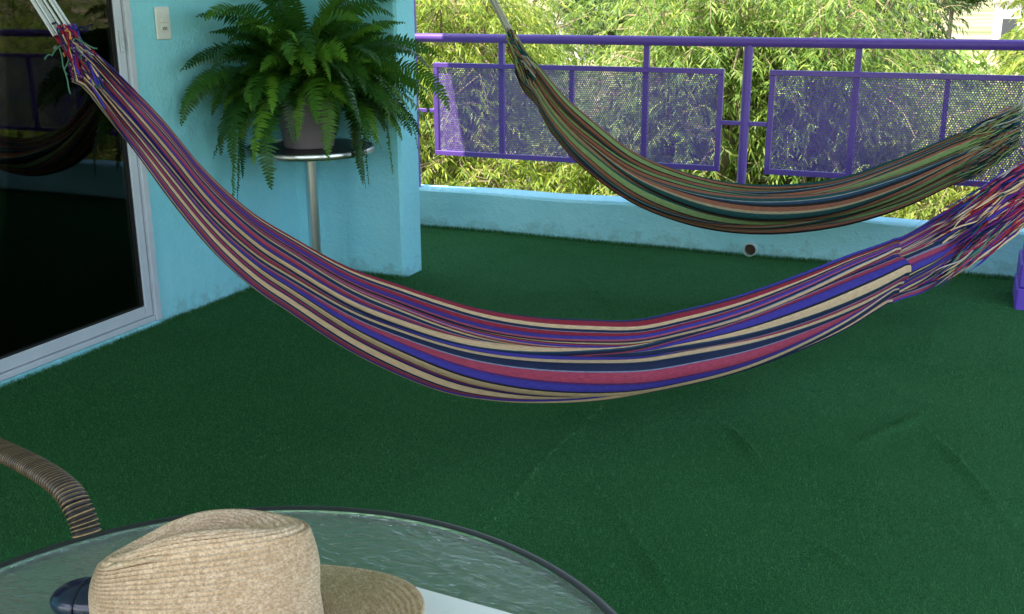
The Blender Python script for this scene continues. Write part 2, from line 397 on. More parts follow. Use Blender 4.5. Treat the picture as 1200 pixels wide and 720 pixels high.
# curtain folds hanging behind the glass
for (ya, yb, xc) in ((2.78, 3.16, WX-.30), (1.0, 1.6, WX-.32)):
    yy = np.linspace(ya, yb, 120); xx = xc + .035*np.sin(yy*70) + .015*np.sin(yy*31+1)
    V = np.concatenate([np.stack([xx, yy, np.full_like(yy, z)], 1) for z in (.02, 2.3)]); q = np.arange(119)
    o = link('curtain', npmesh('curtain', V, np.stack([q, q+1, q+121, q+120], 1), True), 'curtain', house); o.matrix_parent_inverse = Matrix.Translation((4.2, -2.0, 0))
bpy.context.view_layer.update()

# ------------------------------------------------------------------ parapet with drain pipe
pp = tag(empty('parapet_wall', (0, PY+.08, 0)), 'low pale turquoise parapet wall below the purple railing', 'wall')
inv = Matrix.Translation((0, -PY-.08, 0))
nx = 260; xs = np.linspace(WX-.05, 3.2, nx); prof = [(0, -.24), (0, .05), (0, .12), (0, .218), (.012, .23), (.15, .232), (.16, .22), (.16, -.24)]
V = []
for k, (dy, z) in enumerate(prof):
    wob = .004*np.sin(xs*2.3+k)+.003*np.sin(xs*7.1) if 0 < k < 7 else 0*xs
    V.append(np.stack([xs, PY+dy+(wob*.5), np.full(nx, z)+(wob if z > .1 else 0)], 1))
V = np.concatenate(V); q = np.arange(nx-1); F = np.concatenate([np.stack([q+k*nx, q+1+k*nx, q+1+(k+1)*nx, q+(k+1)*nx], 1) for k in range(len(prof)-1)])
me = npmesh('wall_face', V, F, True); me.set_sharp_from_angle(angle=R(40))
o = link('wall_face', me, 'parapet', pp); o.matrix_parent_inverse = inv
dx_, dz_ = -.95, .043
mb = MB(); k = 24
ring = lambda r, y: [(dx_+r*math.cos(2*math.pi*t/k), y, dz_+r*math.sin(2*math.pi*t/k)) for t in range(k)]
v = ring(.029, PY-.030)+ring(.035, PY-.030)+ring(.036, PY+.01)+ring(.029, PY-.002)
mb.add(v, [(a*k+t, a*k+(t+1) % k, b*k+(t+1) % k, b*k+t) for a, b in ((0, 1), (1, 2), (3, 0)) for t in range(k)])
pe = mb.build('drain_pipe', 'pipe_edge', pp, smooth=False); pe.matrix_parent_inverse = inv
mb = MB(); mb.add([(x, PY-.003, z) for (x, _, z) in ring(.0295, 0)], [tuple(range(k))]); o = mb.build('pipe_bore', 'rust_pipe', pe)
# side parapet right of the frame
tag(MB().box(3.045, 3.2, -1.6, PY-.002, -.02, .23).build('side_wall', 'parapet'), 'plain pale wall closing the right side of the terrace', 'wall')

# ------------------------------------------------------------------ purple railing
RY = PY+.06
rail = tag(empty('railing', (-1.03, RY, .23)), 'purple metal railing with perforated panels on the parapet', 'railing')
rinv = Matrix.Translation((1.03, -RY, -.23))
def rp(mb, name, mat='purple', parent=None, **k):
    o = mb.build(name, mat, parent or rail, **k); o.matrix_parent_inverse = rinv if (parent is None) else Matrix.Identity(4); return o
rp(MB().tube([(WX-.02, RY, 1.062), (-1.0, RY, 1.060), (3.1, RY, 1.062)], .024, 16), 'handrail', smooth=True, angle=50)
for x in (-1.03, .80, 2.63): rp(MB().tube([(x, RY, .215), (x, RY, 1.045)], .023, 14), 'post', smooth=True, angle=50)
rp(MB().box(WX+.022, WX+.066, RY-.02, RY+.02, .215, 2.42, .003), 'corner_post')
# perforated sheet: staggered hexagonal holes, real openings
PW, PH, PT = 1.62, .51, .026
def perforated(w, h, pitch=.0116, hole=.0042, t=.0012):
    nxp = int(w/pitch); nzp = int(h/(pitch*.866)); Vs = []; Fs = []; o = 0
    px, pz = w/nxp, h/nzp
    hexa = np.array([(math.cos(a), math.sin(a)) for a in [R(30+60*k) for k in range(6)]])
    outer = np.array([(.5, .5/.866*.58), (0, 1/.866*.58), (-.5, .5/.866*.58), (-.5, -.5/.866*.58), (0, -1/.866*.58), (.5, -.5/.866*.58)])
    outer = np.array([(.5*px, pz/3), (0, 2*pz/3), (-.5*px, pz/3), (-.5*px, -pz/3), (0, -2*pz/3), (.5*px, -pz/3)])
    inn = hexa*hole
    base = []; F = []
    for y in (-t/2, t/2):
        for P in (outer, inn): base += [(q[0], y, q[1]) for q in P]
    for k in range(6):
        k2 = (k+1) % 6
        F += [(k, k2, 6+k2, 6+k), (6+k, 6+k2, 18+k2, 18+k)]
    base = np.array(base); F = np.array(F)
    for r_ in range(nzp):
        for c_ in range(nxp - (r_ % 2)):
            cx = -w/2 + px*(c_+.5+.5*(r_ % 2)); cz = -h/2+pz*(r_+.5)
            Vs.append(base+np.array([cx, 0, cz])); Fs.append(F+o); o += 24
    return npmesh('perforated_sheet', np.concatenate(Vs), np.concatenate(Fs))
sheet_me = perforated(PW-2*PT+.004, PH-2*PT+.004)
for n_, xc in enumerate((-1.955, -.108, 1.72)):
    pf = MB()
    zc = .674; x0, x1 = xc-PW/2, xc+PW/2; z0, z1 = zc-PH/2, zc+PH/2
    pf.box(x0, x1, RY-.014, RY+.014, z1-PT, z1, .002); pf.box(x0, x1, RY-.014, RY+.014, z0, z0+PT, .002)
    pf.box(x0, x0+PT, RY-.013, RY+.013, z0+PT+.001, z1-PT-.001, .002); pf.box(x1-PT, x1, RY-.013, RY+.013, z0+PT+.001, z1-PT-.001, .002)
    po = rp(pf, 'panel')
    s_ = link('perforated_sheet', sheet_me, 'purple_sheet', po); s_.location = (xc, RY, zc)
    for q in (.25, .5, .75):
        xb = x0+PW*q; wd = .015 if q != .5 else .012
        b_ = MB().box(xb-wd, xb+wd, RY-.012+(.016), RY+.012+.016, z0+.004, (1.045 if q != .5 else z1-.004), .002).build('bar', 'purple', po)
    for xa, xb in ((x0-.13, x0), (x1, x1+.13)):
        if xa > WX-.06 : rp(MB().box(xa if n_ or xa > -2.8 else xa, xb-.001, RY-.009, RY+.009, .655, .675, .002), 'connector')

# ------------------------------------------------------------------ purple column at right
cx0, cx1, cy0, cy1 = .262, .58, 4.742, 5.04
colm = tag(empty('column', (.42, 4.89, 0)), 'square purple painted column with stepped base at the right edge', 'column')
cinv = Matrix.Translation((-.42, -4.89, 0))
for nm, e, z0, z1 in (('plinth_block', .0, .0, .098), ('plinth_block', .004, .101, .205), ('shaft', .016, .207, 2.42)):
    o = MB().box(cx0+e-.002, cx1-e, cy0+e, cy1-e, z0, z1, .006).build(nm, 'purple_col', colm); o.matrix_parent_inverse = cinv

# ------------------------------------------------------------------ light switch
sw = tag(empty('light_switch', (WX, 3.39, 1.185)), 'white light switch plate on the turquoise wall beside the door', 'light switch')
MB().box(.0005, .010, -.040, .040, -.062, .062, .003).build('plate', 'white_plastic', sw)
MB().box(.0102, .015, -.018, .018, .002, .03, .002).build('rocker', 'white_plastic', sw)
MB().box(.0102, .014, -.018, .018, -.034, -.006, .002).build('socket_insert', 'white_plastic', sw)
MB().box(.0142, .0146, -.012, -.008, -.026, -.014).box(.0142, .0146, .008, .012, -.026, -.014).box(.0142, .0146, -.003, .003, -.026, -.014).build('slot', 'black_gasket', sw)

# ------------------------------------------------------------------ hammocks
def hammock(name, label, P0, P1, U, L, s0, s1, stripes_front, stripes_back, W, folds, seed, pleats=()):
    P0, P1 = np.array(P0), np.array(P1); d = (P1-P0)/np.linalg.norm(P1-P0); nrm = np.array([d[1], -d[0]])
    base = P0 + d*((s0+s1)/2)
    root = tag(empty(name, (base[0], base[1], 0)), label, 'hammock')
    inv_ = Matrix.Translation((-base[0], -base[1], 0))
    rg = np.random.default_rng(seed)
    def pos(s, z, n_): return np.stack([P0[0]+d[0]*s+nrm[0]*n_, P0[1]+d[1]*s+nrm[1]*n_, z], -1)
    ns = 190; s = np.linspace(s0, s1, ns)
    zt, zb = lerp_curve(U, s), lerp_curve(L, s); Hs = zt-zb; u = (s-s0)/(s1-s0); env = np.sin(np.pi*np.clip(u*1.0, .03, .97))**.6
    # v samples on stripe edges
    def vs(stripes):
        tot = sum(w_ for w_, _ in stripes); t = [0]; c = []
        for w_, cc in stripes:
            k_ = max(1, int(math.ceil(w_/tot*len(stripes)*1.6)))
            k_ = min(5, k_+2)
            for _ in range(k_): t.append(t[-1]+w_/tot/k_); c.append(cc)
        return np.array(t), c
    grids = []; cols_ = []; tcoord = []
    for side, stripes in ((0, stripes_front), (1, stripes_back)):
        t, c = vs(stripes); T, S = np.meshgrid(t, u, indexing='xy')
        a = 0*T; z_ = 0*T; n_ = 0*T
        for (kf, amp, ph, dr, d2) in folds:
            phase = 2*np.pi*(kf*T + ph + dr*S + d2*np.sin(3.1*S+ph)) + side*2.1
            A_ = amp*env[:, None]*np.sin(np.pi*np.clip(T, 0, 1))**.5
            z_ = z_ + A_*np.sin(phase); n_ = n_ - A_*1.25*np.cos(phase)
        for s_p, wid, sg_ in pleats:                              # cloth drawn together into pleats towards the knots
            g_ = np.clip((s[:, None]-s_p)*sg_/wid, 0, 1)**1.3; ph_ = 2*np.pi*(8.5*T+.8*np.sin(5*T)+.5*g_)
            edge = np.clip((s[:, None]-s_p)*sg_/.012, 0, 1)*(1 if sg_ > 0 else 0)
            amp_ = .015*g_ + .0*edge
            n_ = n_ + amp_*np.cos(ph_) + .010*edge; z_ = z_*(1-.6*g_) + .011*g_*np.sin(ph_+.6)
        Wd = W*env[:, None]+.012
        if side == 0:
            g = T; zz = zt[:, None]-Hs[:, None]*g + z_*Hs[:, None]/.24; nn = Wd*.5*np.sin(np.pi*(.12+.76*T)) + n_
        else:
            g = T; zz = (zb[:, None]) + (Hs[:, None]-.012)*g*.96 + z_*.6*Hs[:, None]/.24; nn = -Wd*.5*np.sin(np.pi*(.12+.76*T)) + .7*n_
            k0 = np.clip(T*8, 0, 1); 
        grids.append((np.broadcast_to(s[:, None], T.shape), zz, nn)); cols_ += c if side == 0 else c; tcoord.append(T+side)
    # stitch bottom: last column of front joins first column of back through its own strip
    Sg = np.concatenate([g[0] for g in grids], 1); Zg = np.concatenate([g[1] for g in grids], 1); Ng = np.concatenate([g[2] for g in grids], 1)
    nf = grids[0][0].shape[1]
    for k in range(2): Zg[:, nf-1+k] = zb + .001*k; Ng[:, nf-1+k] *= .5
    allc = cols_[:nf-1] + [cols_[nf-2]] + cols_[nf-1:]
    nv = Sg.shape[1]; V = pos(Sg, Zg, Ng).reshape(-1, 3)
    i, j = np.meshgrid(np.arange(nv-1), np.arange(ns-1)); A = (j*nv+i).ravel()
    me = npmesh('cloth', V, np.stack([A, A+1, A+nv+1, A+nv], 1), True)
    fc = np.tile(np.array(allc), (ns-1, 1)).reshape(ns-1, nv-1, 3)
    for s_p, wid, sg_ in pleats:                                  # the sewn hem turns the stripes over by one band
        if sg_ > 0 and wid > .2: m_ = s[:-1] > s_p; fc[m_] = np.roll(fc[m_], 9, axis=1)
    face_colors(me, fc.reshape(-1, 3))
    uv = me.uv_layers.new(name='UVMap'); tc = np.concatenate(tcoord, 1)*.5
    UV = np.stack([Sg, tc], -1).reshape(-1, 2); li = np.empty(len(me.loops), dtype=np.int32); me.loops.foreach_get('vertex_index', li)
    uv.data.foreach_set('uv', UV[li].astype(np.float32).ravel())
    o = link('cloth', me, 'cloth', root); o.matrix_parent_inverse = inv_
    sm = o.modifiers.new('thickness', 'SOLIDIFY'); sm.thickness = .0016; sm.offset = 0
    return root, inv_, pos, rg

def taper(r_, n_):
    return [r_*max(.12, min(1, 5*t, 5*(1-t))) for t in np.linspace(0, 1, n_)]
def strand(rg, a, b, sag, wob, n_=9):
    a, b = np.array(a), np.array(b); n_ = n_+6; t = np.linspace(0, 1, n_)[:, None]
    p_ = a+(b-a)*t; p_[:, 2] -= sag*np.sin(np.pi*t[:, 0])
    L_ = np.linalg.norm(b-a)
    for q in range(3):
        f1, f2 = rg.uniform(.4, 1.6, 2); ph = rg.uniform(0, 6.28)
        p_[:, q] += wob*L_*np.sin(np.pi*t[:, 0])*np.sin(2*np.pi*f1*t[:, 0]+ph)
    return p_

CREAM, NAVY, MAG, BLUE, MAR, GREY, TEAL, PURP, PINK = (.60, .41, .25), (.006, .016, .055), (.34, .042, .085), (.040, .032, .27), (.26, .014, .035), (.17, .20, .30), (.008, .06, .09), (.10, .016, .12), (.38, .08, .13)
BLK1 = (.008, .008, .018)
per = [(1.3, CREAM), (.2, TEAL), (.95, NAVY), (.15, GREY), (1.15, MAG), (.25, PURP), (1.15, BLUE), (.25, BLK1)]
per2 = [(.8, CREAM), (.8, NAVY), (.15, GREY), (.8, MAR), (.3, PURP), (.9, BLUE), (.5, PINK), (.7, NAVY), (.2, GREY)]
per3 = [(.8, CREAM), (.4, BLK1), (.9, MAG), (.7, BLUE), (.12, CREAM), (.5, PINK), (.4, NAVY)]
def fade(lst, k): return [(w_*k, c) for w_, c in lst]
front1 = [(.4, BLUE), (.4, NAVY), (1.0, MAR)] + fade(per2, .75) + fade(per3, .7) + fade(per, .85) + per + per + per + per + [(1.5, CREAM), (.5, NAVY), (.2, GREY), (1.4, MAG), (.9, BLUE), (1.1, CREAM), (.5, NAVY)]
back1 = per + per2 + per + per2 + per
U1 = [(-0.005, 1.223), (0.044, 1.179), (0.102, 1.115), (0.159, 1.046), (0.225, 0.950), (0.322, 0.842), (0.421, 0.766), (0.541, 0.684), (0.672, 0.620), (0.765, 0.577), (0.888, 0.525), (1.019, 0.483), (1.246, 0.431), (1.416, 0.401), (1.596, 0.398), (1.806, 0.403), (2.109, 0.43), (2.355, 0.46), (2.598, 0.483), (2.806, 0.527), (2.999, 0.575), (3.172, 0.643), (3.354, 0.699)]
L1 = [(-0.021, 1.133), (0.021, 1.114), (0.055, 1.059), (0.104, 0.98), (0.164, 0.877), (0.244, 0.757), (0.332, 0.658), (0.389, 0.609), (0.53, 0.49), (0.663, 0.398), (0.807, 0.317), (0.936, 0.268), (1.132, 0.216), (1.312, 0.183), (1.54, 0.162), (1.825, 0.148), (2.096, 0.159), (2.367, 0.191), (2.633, 0.252), (2.779, 0.262), (2.998, 0.312), (3.2, 0.382), (3.396, 0.523)]
H1, inv1, pos1, rg1 = hammock('hammock', 'striped hammock of magenta, blue, navy and cream cloth, the larger one in front', (-1.59, 1.57), (.1, 4.24), U1, L1,
                        .0, 2.99, front1, back1, .115, [(1.5, .030, .15, .60, .05), (3.3, .016, .4, -.55, .09), (6.2, .006, .7, 1.1, .14), (13, .0022, .2, -.9, .2), (29, .0009, .3, 1.2, .3)], 3, ((2.60, .33, 1), (.14, .14, -1)))
# gathered ends: ribbons beyond the hem, loose coloured strings, cords to the hook
def cords(root, inv_, rg, ends, hook, mat, r=.0022, ring=True):
    for e in ends:
        h = np.array(hook)+rg.normal(0, .004, 3)
        p_ = strand(rg, e, h, .0, .0025, 8)
        o = MB().tube(p_, r, 6, cap=False).build('suspension_cord', mat, root, smooth=True); o.matrix_parent_inverse = inv_
    k = MB(); h = np.array(hook); k.tube([h+np.array([0, .018*math.cos(a), .018*math.sin(a)+.005]) for a in np.linspace(0, 2*math.pi, 17)], .004, 6, cap=False)
    o = k.build('hook_ring', 'dark_metal', root, smooth=True); o.matrix_parent_inverse = inv_
pal1 = [MAR, CREAM, BLUE, CREAM, NAVY, PURP, BLUE, CREAM, BLUE, MAG, MAR]
pal1s = [CREAM, BLUE, MAR, NAVY, MAG, TEAL, (.5, .28, .13), BLUE, (.32, .03, .03), (.06, .20, .14), (.40, .33, .30), PURP, NAVY]
st = MB()
for k in range(560):                                             # messy tassels towards the column
    s_a = 2.74+.44*rg1.uniform(0, 1)**.8; s_b = min(s_a+rg1.uniform(.3, .6), 3.5)
    f_ = lambda s_: (lerp_curve(L1, np.array([s_]))[0], lerp_curve(U1, np.array([s_]))[0])
    q = rg1.uniform(0, 1); la, ua = f_(s_a); lb, ub = f_(min(s_b, 3.34)); q2 = np.clip(q+rg1.normal(0, .12), 0, 1)
    st.tube(strand(rg1, pos1(np.array(s_a), np.array(la+(ua-la)*q), np.array(rg1.uniform(-.02, .06))), pos1(np.array(s_b), np.array(lb+(ub-lb)*q2), np.array(rg1.uniform(-.02, .05))), rg1.uniform(-.01, .02), .016, 10),
            taper(rg1.choice([.0012, .002, .003, .0042]), 16), 5, c=pal1s[rg1.integers(len(pal1s))], cap=False)
o = st.build('tassel_strings', 'string', H1, smooth=True, colors=True); o.matrix_parent_inverse = inv1; o['kind'] = 'stuff'
cords(H1, inv1, rg1, [pos1(np.array(3.40), np.array(.56+.018*k), np.array(rg1.uniform(-.02, .03))) for k in range(9)], (.41, 4.735, 1.15), 'cord')
# left end of the front hammock
st = MB()
for k in range(260):
    q = rg1.uniform(0, 1); s_a = rg1.uniform(.0, .05); za, zb_ = lerp_curve(U1, np.array([s_a]))[0], lerp_curve(L1, np.array([s_a]))[0]
    e0 = pos1(np.array(s_a), np.array(zb_+(za-zb_)*q), np.array(rg1.uniform(-.02, .035)))
    e1 = pos1(np.array(-.022+.034*rg1.uniform(0, 1)), np.array(1.205+.03*rg1.uniform(0, 1)), np.array(rg1.uniform(-.02, .03)))
    st.tube(strand(rg1, e0, e1, 0, .025, 9), rg1.choice([.0009, .0015, .0024]), 5, c=[MAR, PURP, NAVY, MAR, (.06, .03, .16), (.03, .02, .06), CREAM, (.05, .15, .11), BLUE][rg1.integers(9)], cap=False)
for k in range(26):                                              # knots and loose ends
    e0 = pos1(np.array(rg1.uniform(-.03, .02)), np.array(1.2+rg1.uniform(-.012, .035)), np.array(rg1.uniform(-.01, .03)))
    st.tube(strand(rg1, e0, e0+rg1.normal(0, .020, 3)+np.array([0, 0, -.02]), 0, .12, 8), .0016, 5, c=[(.5, .2, .08), MAR, NAVY, (.05, .15, .11), (.25, .25, .25)][k % 5], cap=False)
st.tube(strand(rg1, pos1(np.array(-.022), np.array(1.19), np.array(.02)), pos1(np.array(-.012), np.array(1.105), np.array(.02)), 0, .03, 8), .0015, 5, c=(.05, .14, .11))
o = st.build('end_knots', 'string', H1, smooth=True, colors=True); o.matrix_parent_inverse = inv1; o['kind'] = 'stuff'
cords(H1, inv1, rg1, [pos1(np.array(-.025+.037*k/10), np.array(1.212+.012*k/10), np.array(rg1.uniform(-.012, .014))) for k in range(11)], pos1(np.array(-.60), np.array(2.40), np.array(0.)), 'cord', .0021)

SAGE, RUST, DTEAL, NTEAL, BLK, LGR, OLV = (.21, .32, .12), (.33, .12, .07), (.008, .075, .075), (.010, .06, .12), (.014, .014, .015), (.30, .32, .28), (.24, .20, .10)
TAN = (.42, .33, .20)
q1 = [(1.2, SAGE), (.3, BLK), (.8, RUST), (.5, DTEAL), (.15, LGR), (.4, NTEAL), (.4, BLK), (.7, RUST), (.35, TAN)]
q2 = [(.5, DTEAL), (.35, BLK), (1.0, RUST), (.2, TAN), (1.2, SAGE), (.4, BLK), (.5, OLV), (.35, DTEAL)]
front2 = [(.4, DTEAL), (.6, RUST), (.3, BLK)] + q1 + q2 + fade(q1, .8) + q2 + fade(q1, .7) + fade(q2, .8) + [(.5, RUST), (.4, BLK), (1.2, SAGE), (.5, NTEAL), (.8, RUST), (.5, BLK)]
back2 = q1 + q2 + q1 + q2
U2 = [(0.491, 1.104), (0.614, 0.995), (0.729, 0.868), (0.883, 0.742), (1.036, 0.634), (1.262, 0.547), (1.484, 0.506), (1.699, 0.506), (1.924, 0.544), (2.138, 0.629), (2.297, 0.704), (2.452, 0.784), (2.541, 0.837), (2.601, 0.865)]
L2 = [(0.50, 1.0), (0.545, 0.89), (0.614, 0.811), (0.653, 0.737), (0.751, 0.614), (0.887, 0.497), (1.043, 0.399), (1.234, 0.326), (1.422, 0.288), (1.569, 0.28), (1.784, 0.298), (1.992, 0.345), (2.191, 0.423), (2.381, 0.531), (2.534, 0.624), (2.62, 0.713)]
H2, inv2, pos2, rg2 = hammock('hammock', 'striped hammock of sage green, rust and dark teal cloth, the one behind near the railing', (-2.37, 4.3), (.256, 4.75), U2, L2,
                        .515, 2.50, front2, back2, .12, [(1.6, .032, .35, .5, .05), (3.5, .020, .1, -.5, .08), (6.6, .009, .7, 1.0, .12), (13, .0032, .2, -.7, .2), (29, .0009, .3, 1.2, .3)], 5, ((2.36, .14, 1), (.62, .11, -1)))
pal2 = [SAGE, RUST, DTEAL, BLK, OLV, NTEAL, SAGE, (.25, .12, .07), LGR, DTEAL]
st = MB()
for k in range(340):
    s_a = rg2.uniform(2.36, 2.50); s_b = min(s_a+rg2.uniform(.10, .25), 2.6)
    q = rg2.uniform(0, 1); g_ = lambda s_: (lerp_curve(L2, np.array([s_]))[0], lerp_curve(U2, np.array([s_]))[0])
    la, ua = g_(s_a); lb, ub = g_(s_b); q2_ = np.clip(q+rg2.normal(0, .11), 0, 1)
    st.tube(strand(rg2, pos2(np.array(s_a), np.array(la+(ua-la)*q), np.array(rg2.uniform(-.02, .06))), pos2(np.array(s_b), np.array(lb+(ub-lb)*q2_), np.array(rg2.uniform(-.02, .05))), rg2.uniform(-.01, .015), .03, 9),
            taper(rg2.choice([.0012, .002, .003]), 15), 5, c=pal2[rg2.integers(len(pal2))], cap=False)
o = st.build('tassel_strings', 'string', H2, smooth=True, colors=True); o.matrix_parent_inverse = inv2; o['kind'] = 'stuff'
cords(H2, inv2, rg2, [pos2(np.array(2.56), np.array(.70+.012*k), np.array(rg2.uniform(-.01, .02))) for k in range(8)], (.262+.0, 4.80, 1.10), 'cord2')
st = MB()
for k in range(150):
    q = rg2.uniform(0, 1); s_a = rg2.uniform(.54, .62); za, zb_ = lerp_curve(U2, np.array([s_a]))[0], lerp_curve(L2, np.array([s_a]))[0]
    e0 = pos2(np.array(s_a), np.array(zb_+(za-zb_)*(.25+.75*q)), np.array(rg2.uniform(-.01, .04)))
    e1 = pos2(np.array(.475+.04*rg2.uniform(0, 1)), np.array(1.10+.05*rg2.uniform(-1, 1)), np.array(rg2.uniform(-.02, .03)))
    st.tube(strand(rg2, e0, e1, 0, .03, 8), rg2.choice([.0018, .0028, .004]), 5, c=[SAGE, (.27, .15, .09), OLV, DTEAL, (.3, .24, .15), BLK, LGR, RUST][rg2.integers(8)], cap=False)
o = st.build('end_knots', 'string', H2, smooth=True, colors=True); o.matrix_parent_inverse = inv2; o['kind'] = 'stuff'
cords(H2, inv2, rg2, [pos2(np.array(.478+.05*k/15), np.array(1.125-.03*(k/15)-.012*(k % 3)), np.array(rg2.uniform(-.02, .02))) for k in range(16)], (-2.362, 4.30, 2.0), 'cord2', .0032)

# ------------------------------------------------------------------ plant table and fern
TC = (-2.645, 3.915)
pt = tag(empty('plant_table', (*TC, 0)), 'small round dark topped table on a steel leg under the fern', 'table')
MB().lathe([(.272, .630), (.272, .651)], 72).build('table_top', 'dark_metal', pt, smooth=True, angle=30)
rm = MB(); prof = [(.2725, .628), (.284, .628), (.2865, .632), (.2865, .650), (.284, .654), (.2725, .654)]
rm.lathe(prof+[prof[0]], 72, cap0=False, cap1=False).build('rim', 'chrome', pt, smooth=True, angle=40)
MB().tube([(0, 0, .03), (0, 0, .629)], .026, 20).build('leg', 'chrome', pt, smooth=True, angle=50)
MB().lathe([(.2, .009), (.2, .018), (.06, .03), (.03, .05)], 48).build('base', 'chrome', pt, smooth=True, angle=50)
fern = tag(empty('potted_fern', (*TC, .652)), 'big bushy green fern in a grey pot on the round table', 'potted plant')
pot = MB().lathe([(.105, .002), (.108, .006), (.138, .23), (.148, .232), (.15, .262), (.139, .262), (.134, .235), (.128, .21)], 48, cap1=False).build('pot', 'pot', fern, smooth=True, angle=35)
MB().lathe([(.001, .216), (.13, .214)], 24, cap0=False, cap1=False).build('soil', 'psoil', fern)
def frond_mesh(L, elev, droop, seed, wmax=.042, cut=0.0):
    rg = np.random.default_rng(seed); n_ = max(20, int(L/.0125)); ds = L/n_; x = 0.; z = 0.; a = elev; y = 0.; yaw = 0.; side = rg.normal(0, .35); roll = rg.normal(0, .75)
    P = [(0, 0, 0)]; T = []
    for k in range(n_):
        a -= droop*ds*(.55+1.5*k/n_)*math.cos(max(-1.2, min(a, 1.3)))**.35 if a > -1.45 else 0
        yaw += side*ds*2
        t = (math.cos(a)*math.cos(yaw), math.cos(a)*math.sin(yaw), math.sin(a)); T.append(t)
        x += t[0]*ds; y += t[1]*ds; z += t[2]*ds; P.append((x, y, z))
    P = np.array(P); T = np.array(T+[T[-1]]); mb = MB(); Vl = []; Fl = []
    for k in range(3, n_):
        q = k/n_; w_ = 1.2*wmax*min(1, (q+.06)/.22)*(1-q**2.6)**.8*(1 if q > .08 else .3)
        if w_ < .004: continue
        t = T[k]; lat = np.cross((0, 0, 1), t); 
        if np.linalg.norm(lat) < .15: lat = np.array((-math.sin(yaw), math.cos(yaw), 0))
        lat = lat/np.linalg.norm(lat); nr = np.cross(t, lat); rr_ = roll*min(1, q*1.6); lat, nr = lat*math.cos(rr_)+nr*math.sin(rr_), nr*math.cos(rr_)-lat*math.sin(rr_)
        for sgn in (-1, 1):
            l_ = w_*rg.uniform(.85, 1.1); hw = ds*.49; fwd = .22+rg.normal(0, .07); dip = -.18+rg.normal(0, .14)
            dirv = lat*sgn*1.0 + t*fwd + nr*dip; dirv = dirv/np.linalg.norm(dirv); p0 = P[k]+t*ds*.25*sgn
            mid = p0+dirv*l_*.5 + nr*.002; tip = p0+dirv*l_ - nr*(.10*l_) + t*l_*.08
            o = len(Vl); Vl += [p0-t*hw*.8, p0+t*hw*.9, mid+t*hw*.85, mid-t*hw*.85, tip]
            Fl += [(o, o+1, o+2, o+3), (o+3, o+2, o+4)]
    mb.add(Vl, Fl)
    mb.tube([tuple(q) for q in P[::4]], [.0022*(1-.75*i/(n_/4)) for i in range(len(P[::4]))], 4, cap=False)
    return mb.mesh('frond'), P
arch = [(.50, 1.40, 1.6, .060), (.52, 1.15, 2.0, .064), (.52, .85, 2.0, .066), (.52, .55, 2.0, .066), (.50, .25, 2.3, .064), (.50, .75, 4.2, .058), (.60, .5, 5.6, .046), (.36, .75, 3.0, .056)]
frm = []
for k, (L, e, dr, wm) in enumerate(arch):
    for v_ in range(5):
        me, P = frond_mesh(L*(1+.06*v_), e+.05*v_, dr*(1+.08*v_), 10*k+v_, wm); me.materials.append(MT['fern']); frm.append((k, me, P))
rgf = np.random.default_rng(21); placed = 0; tries = 0
quota = {0: 24, 1: 36, 2: 48, 3: 50, 4: 34, 5: 14, 6: 11, 7: 60}
for k, cnt in quota.items():
    opts = [f_ for f_ in frm if f_[0] == k]; done = 0; tries = 0
    while done < cnt and tries < 1500:
        tries += 1; _, me, P = opts[rgf.integers(5)]; az = rgf.uniform(0, 2*np.pi); sc = rgf.uniform(.62, 1.15); r0 = rgf.uniform(0, .075); ra = az+rgf.normal(0, .6)
        if k in (4, 5, 6) and abs((az+.977+math.pi) % (2*math.pi)-math.pi) < .5 and tries % 3: continue
        ca, sa_ = math.cos(az), math.sin(az)
        w_ = np.stack([TC[0]+r0*math.cos(ra)+sc*(P[:, 0]*ca-P[:, 1]*sa_), TC[1]+r0*math.sin(ra)+sc*(P[:, 0]*sa_+P[:, 1]*ca), .87+sc*P[:, 2]], 1)
        if (w_[:, 0] < WX+.02).any() or ((w_[:, 1] > 4.20) & (w_[:, 0] < -2.35)).any(): continue
        inside = (np.hypot(w_[:, 0]-TC[0], w_[:, 1]-TC[1]) < .30) & (w_[:, 2] < .675) & (w_[:, 2] > .6)
        if inside.any(): continue
        if ((np.hypot(w_[:, 0]-TC[0], w_[:, 1]-TC[1]) < .145) & (w_[:, 2] < .84)).any(): continue
        o = bpy.data.objects.new('frond', me); col.objects.link(o); o.parent = fern
        o.location = (r0*math.cos(ra), r0*math.sin(ra), .218); o.rotation_euler = (rgf.normal(0, .06), rgf.normal(0, .05), az); o.scale = (sc, sc, sc); done += 1

# ------------------------------------------------------------------ glass table with hat, case, paper
TX, TY, TR, TZ = -.511, .562, .378, .72
gt = tag(empty('glass_table', (TX, TY, 0)), 'round rippled glass table with dark rim, in the foreground', 'table')
MB().lathe([(TR-.0075, TZ-.007), (TR-.0075, TZ)], 160).build('glass_top', 'ripple', gt, smooth=True, angle=30)
prof = [(TR-.007, TZ-.016), (TR, TZ-.015), (TR+.003, TZ-.007), (TR+.0015, TZ+.001), (TR-.003, TZ+.003), (TR-.0095, TZ+.0015), (TR-.007, TZ-.001)]
MB().lathe(prof+[prof[0]], 160, cap0=False, cap1=False).build('rim', 'dark_metal', gt, smooth=True, angle=60)
for k in range(4):
    a = R(35+90*k); ca, sa_ = math.cos(a), math.sin(a)
    MB().tube([(.05*ca, .05*sa_, .69), (.04*ca, .04*sa_, .4), (.07*ca, .07*sa_, .15), (.2*ca, .2*sa_, .025), (.24*ca, .24*sa_, .018)], .011, 10).build('leg', 'dark_metal', gt, smooth=True)
MB().lathe([(.09, .697), (.1, .711)], 32).build('support_plate', 'dark_metal', gt, smooth=True, angle=40)

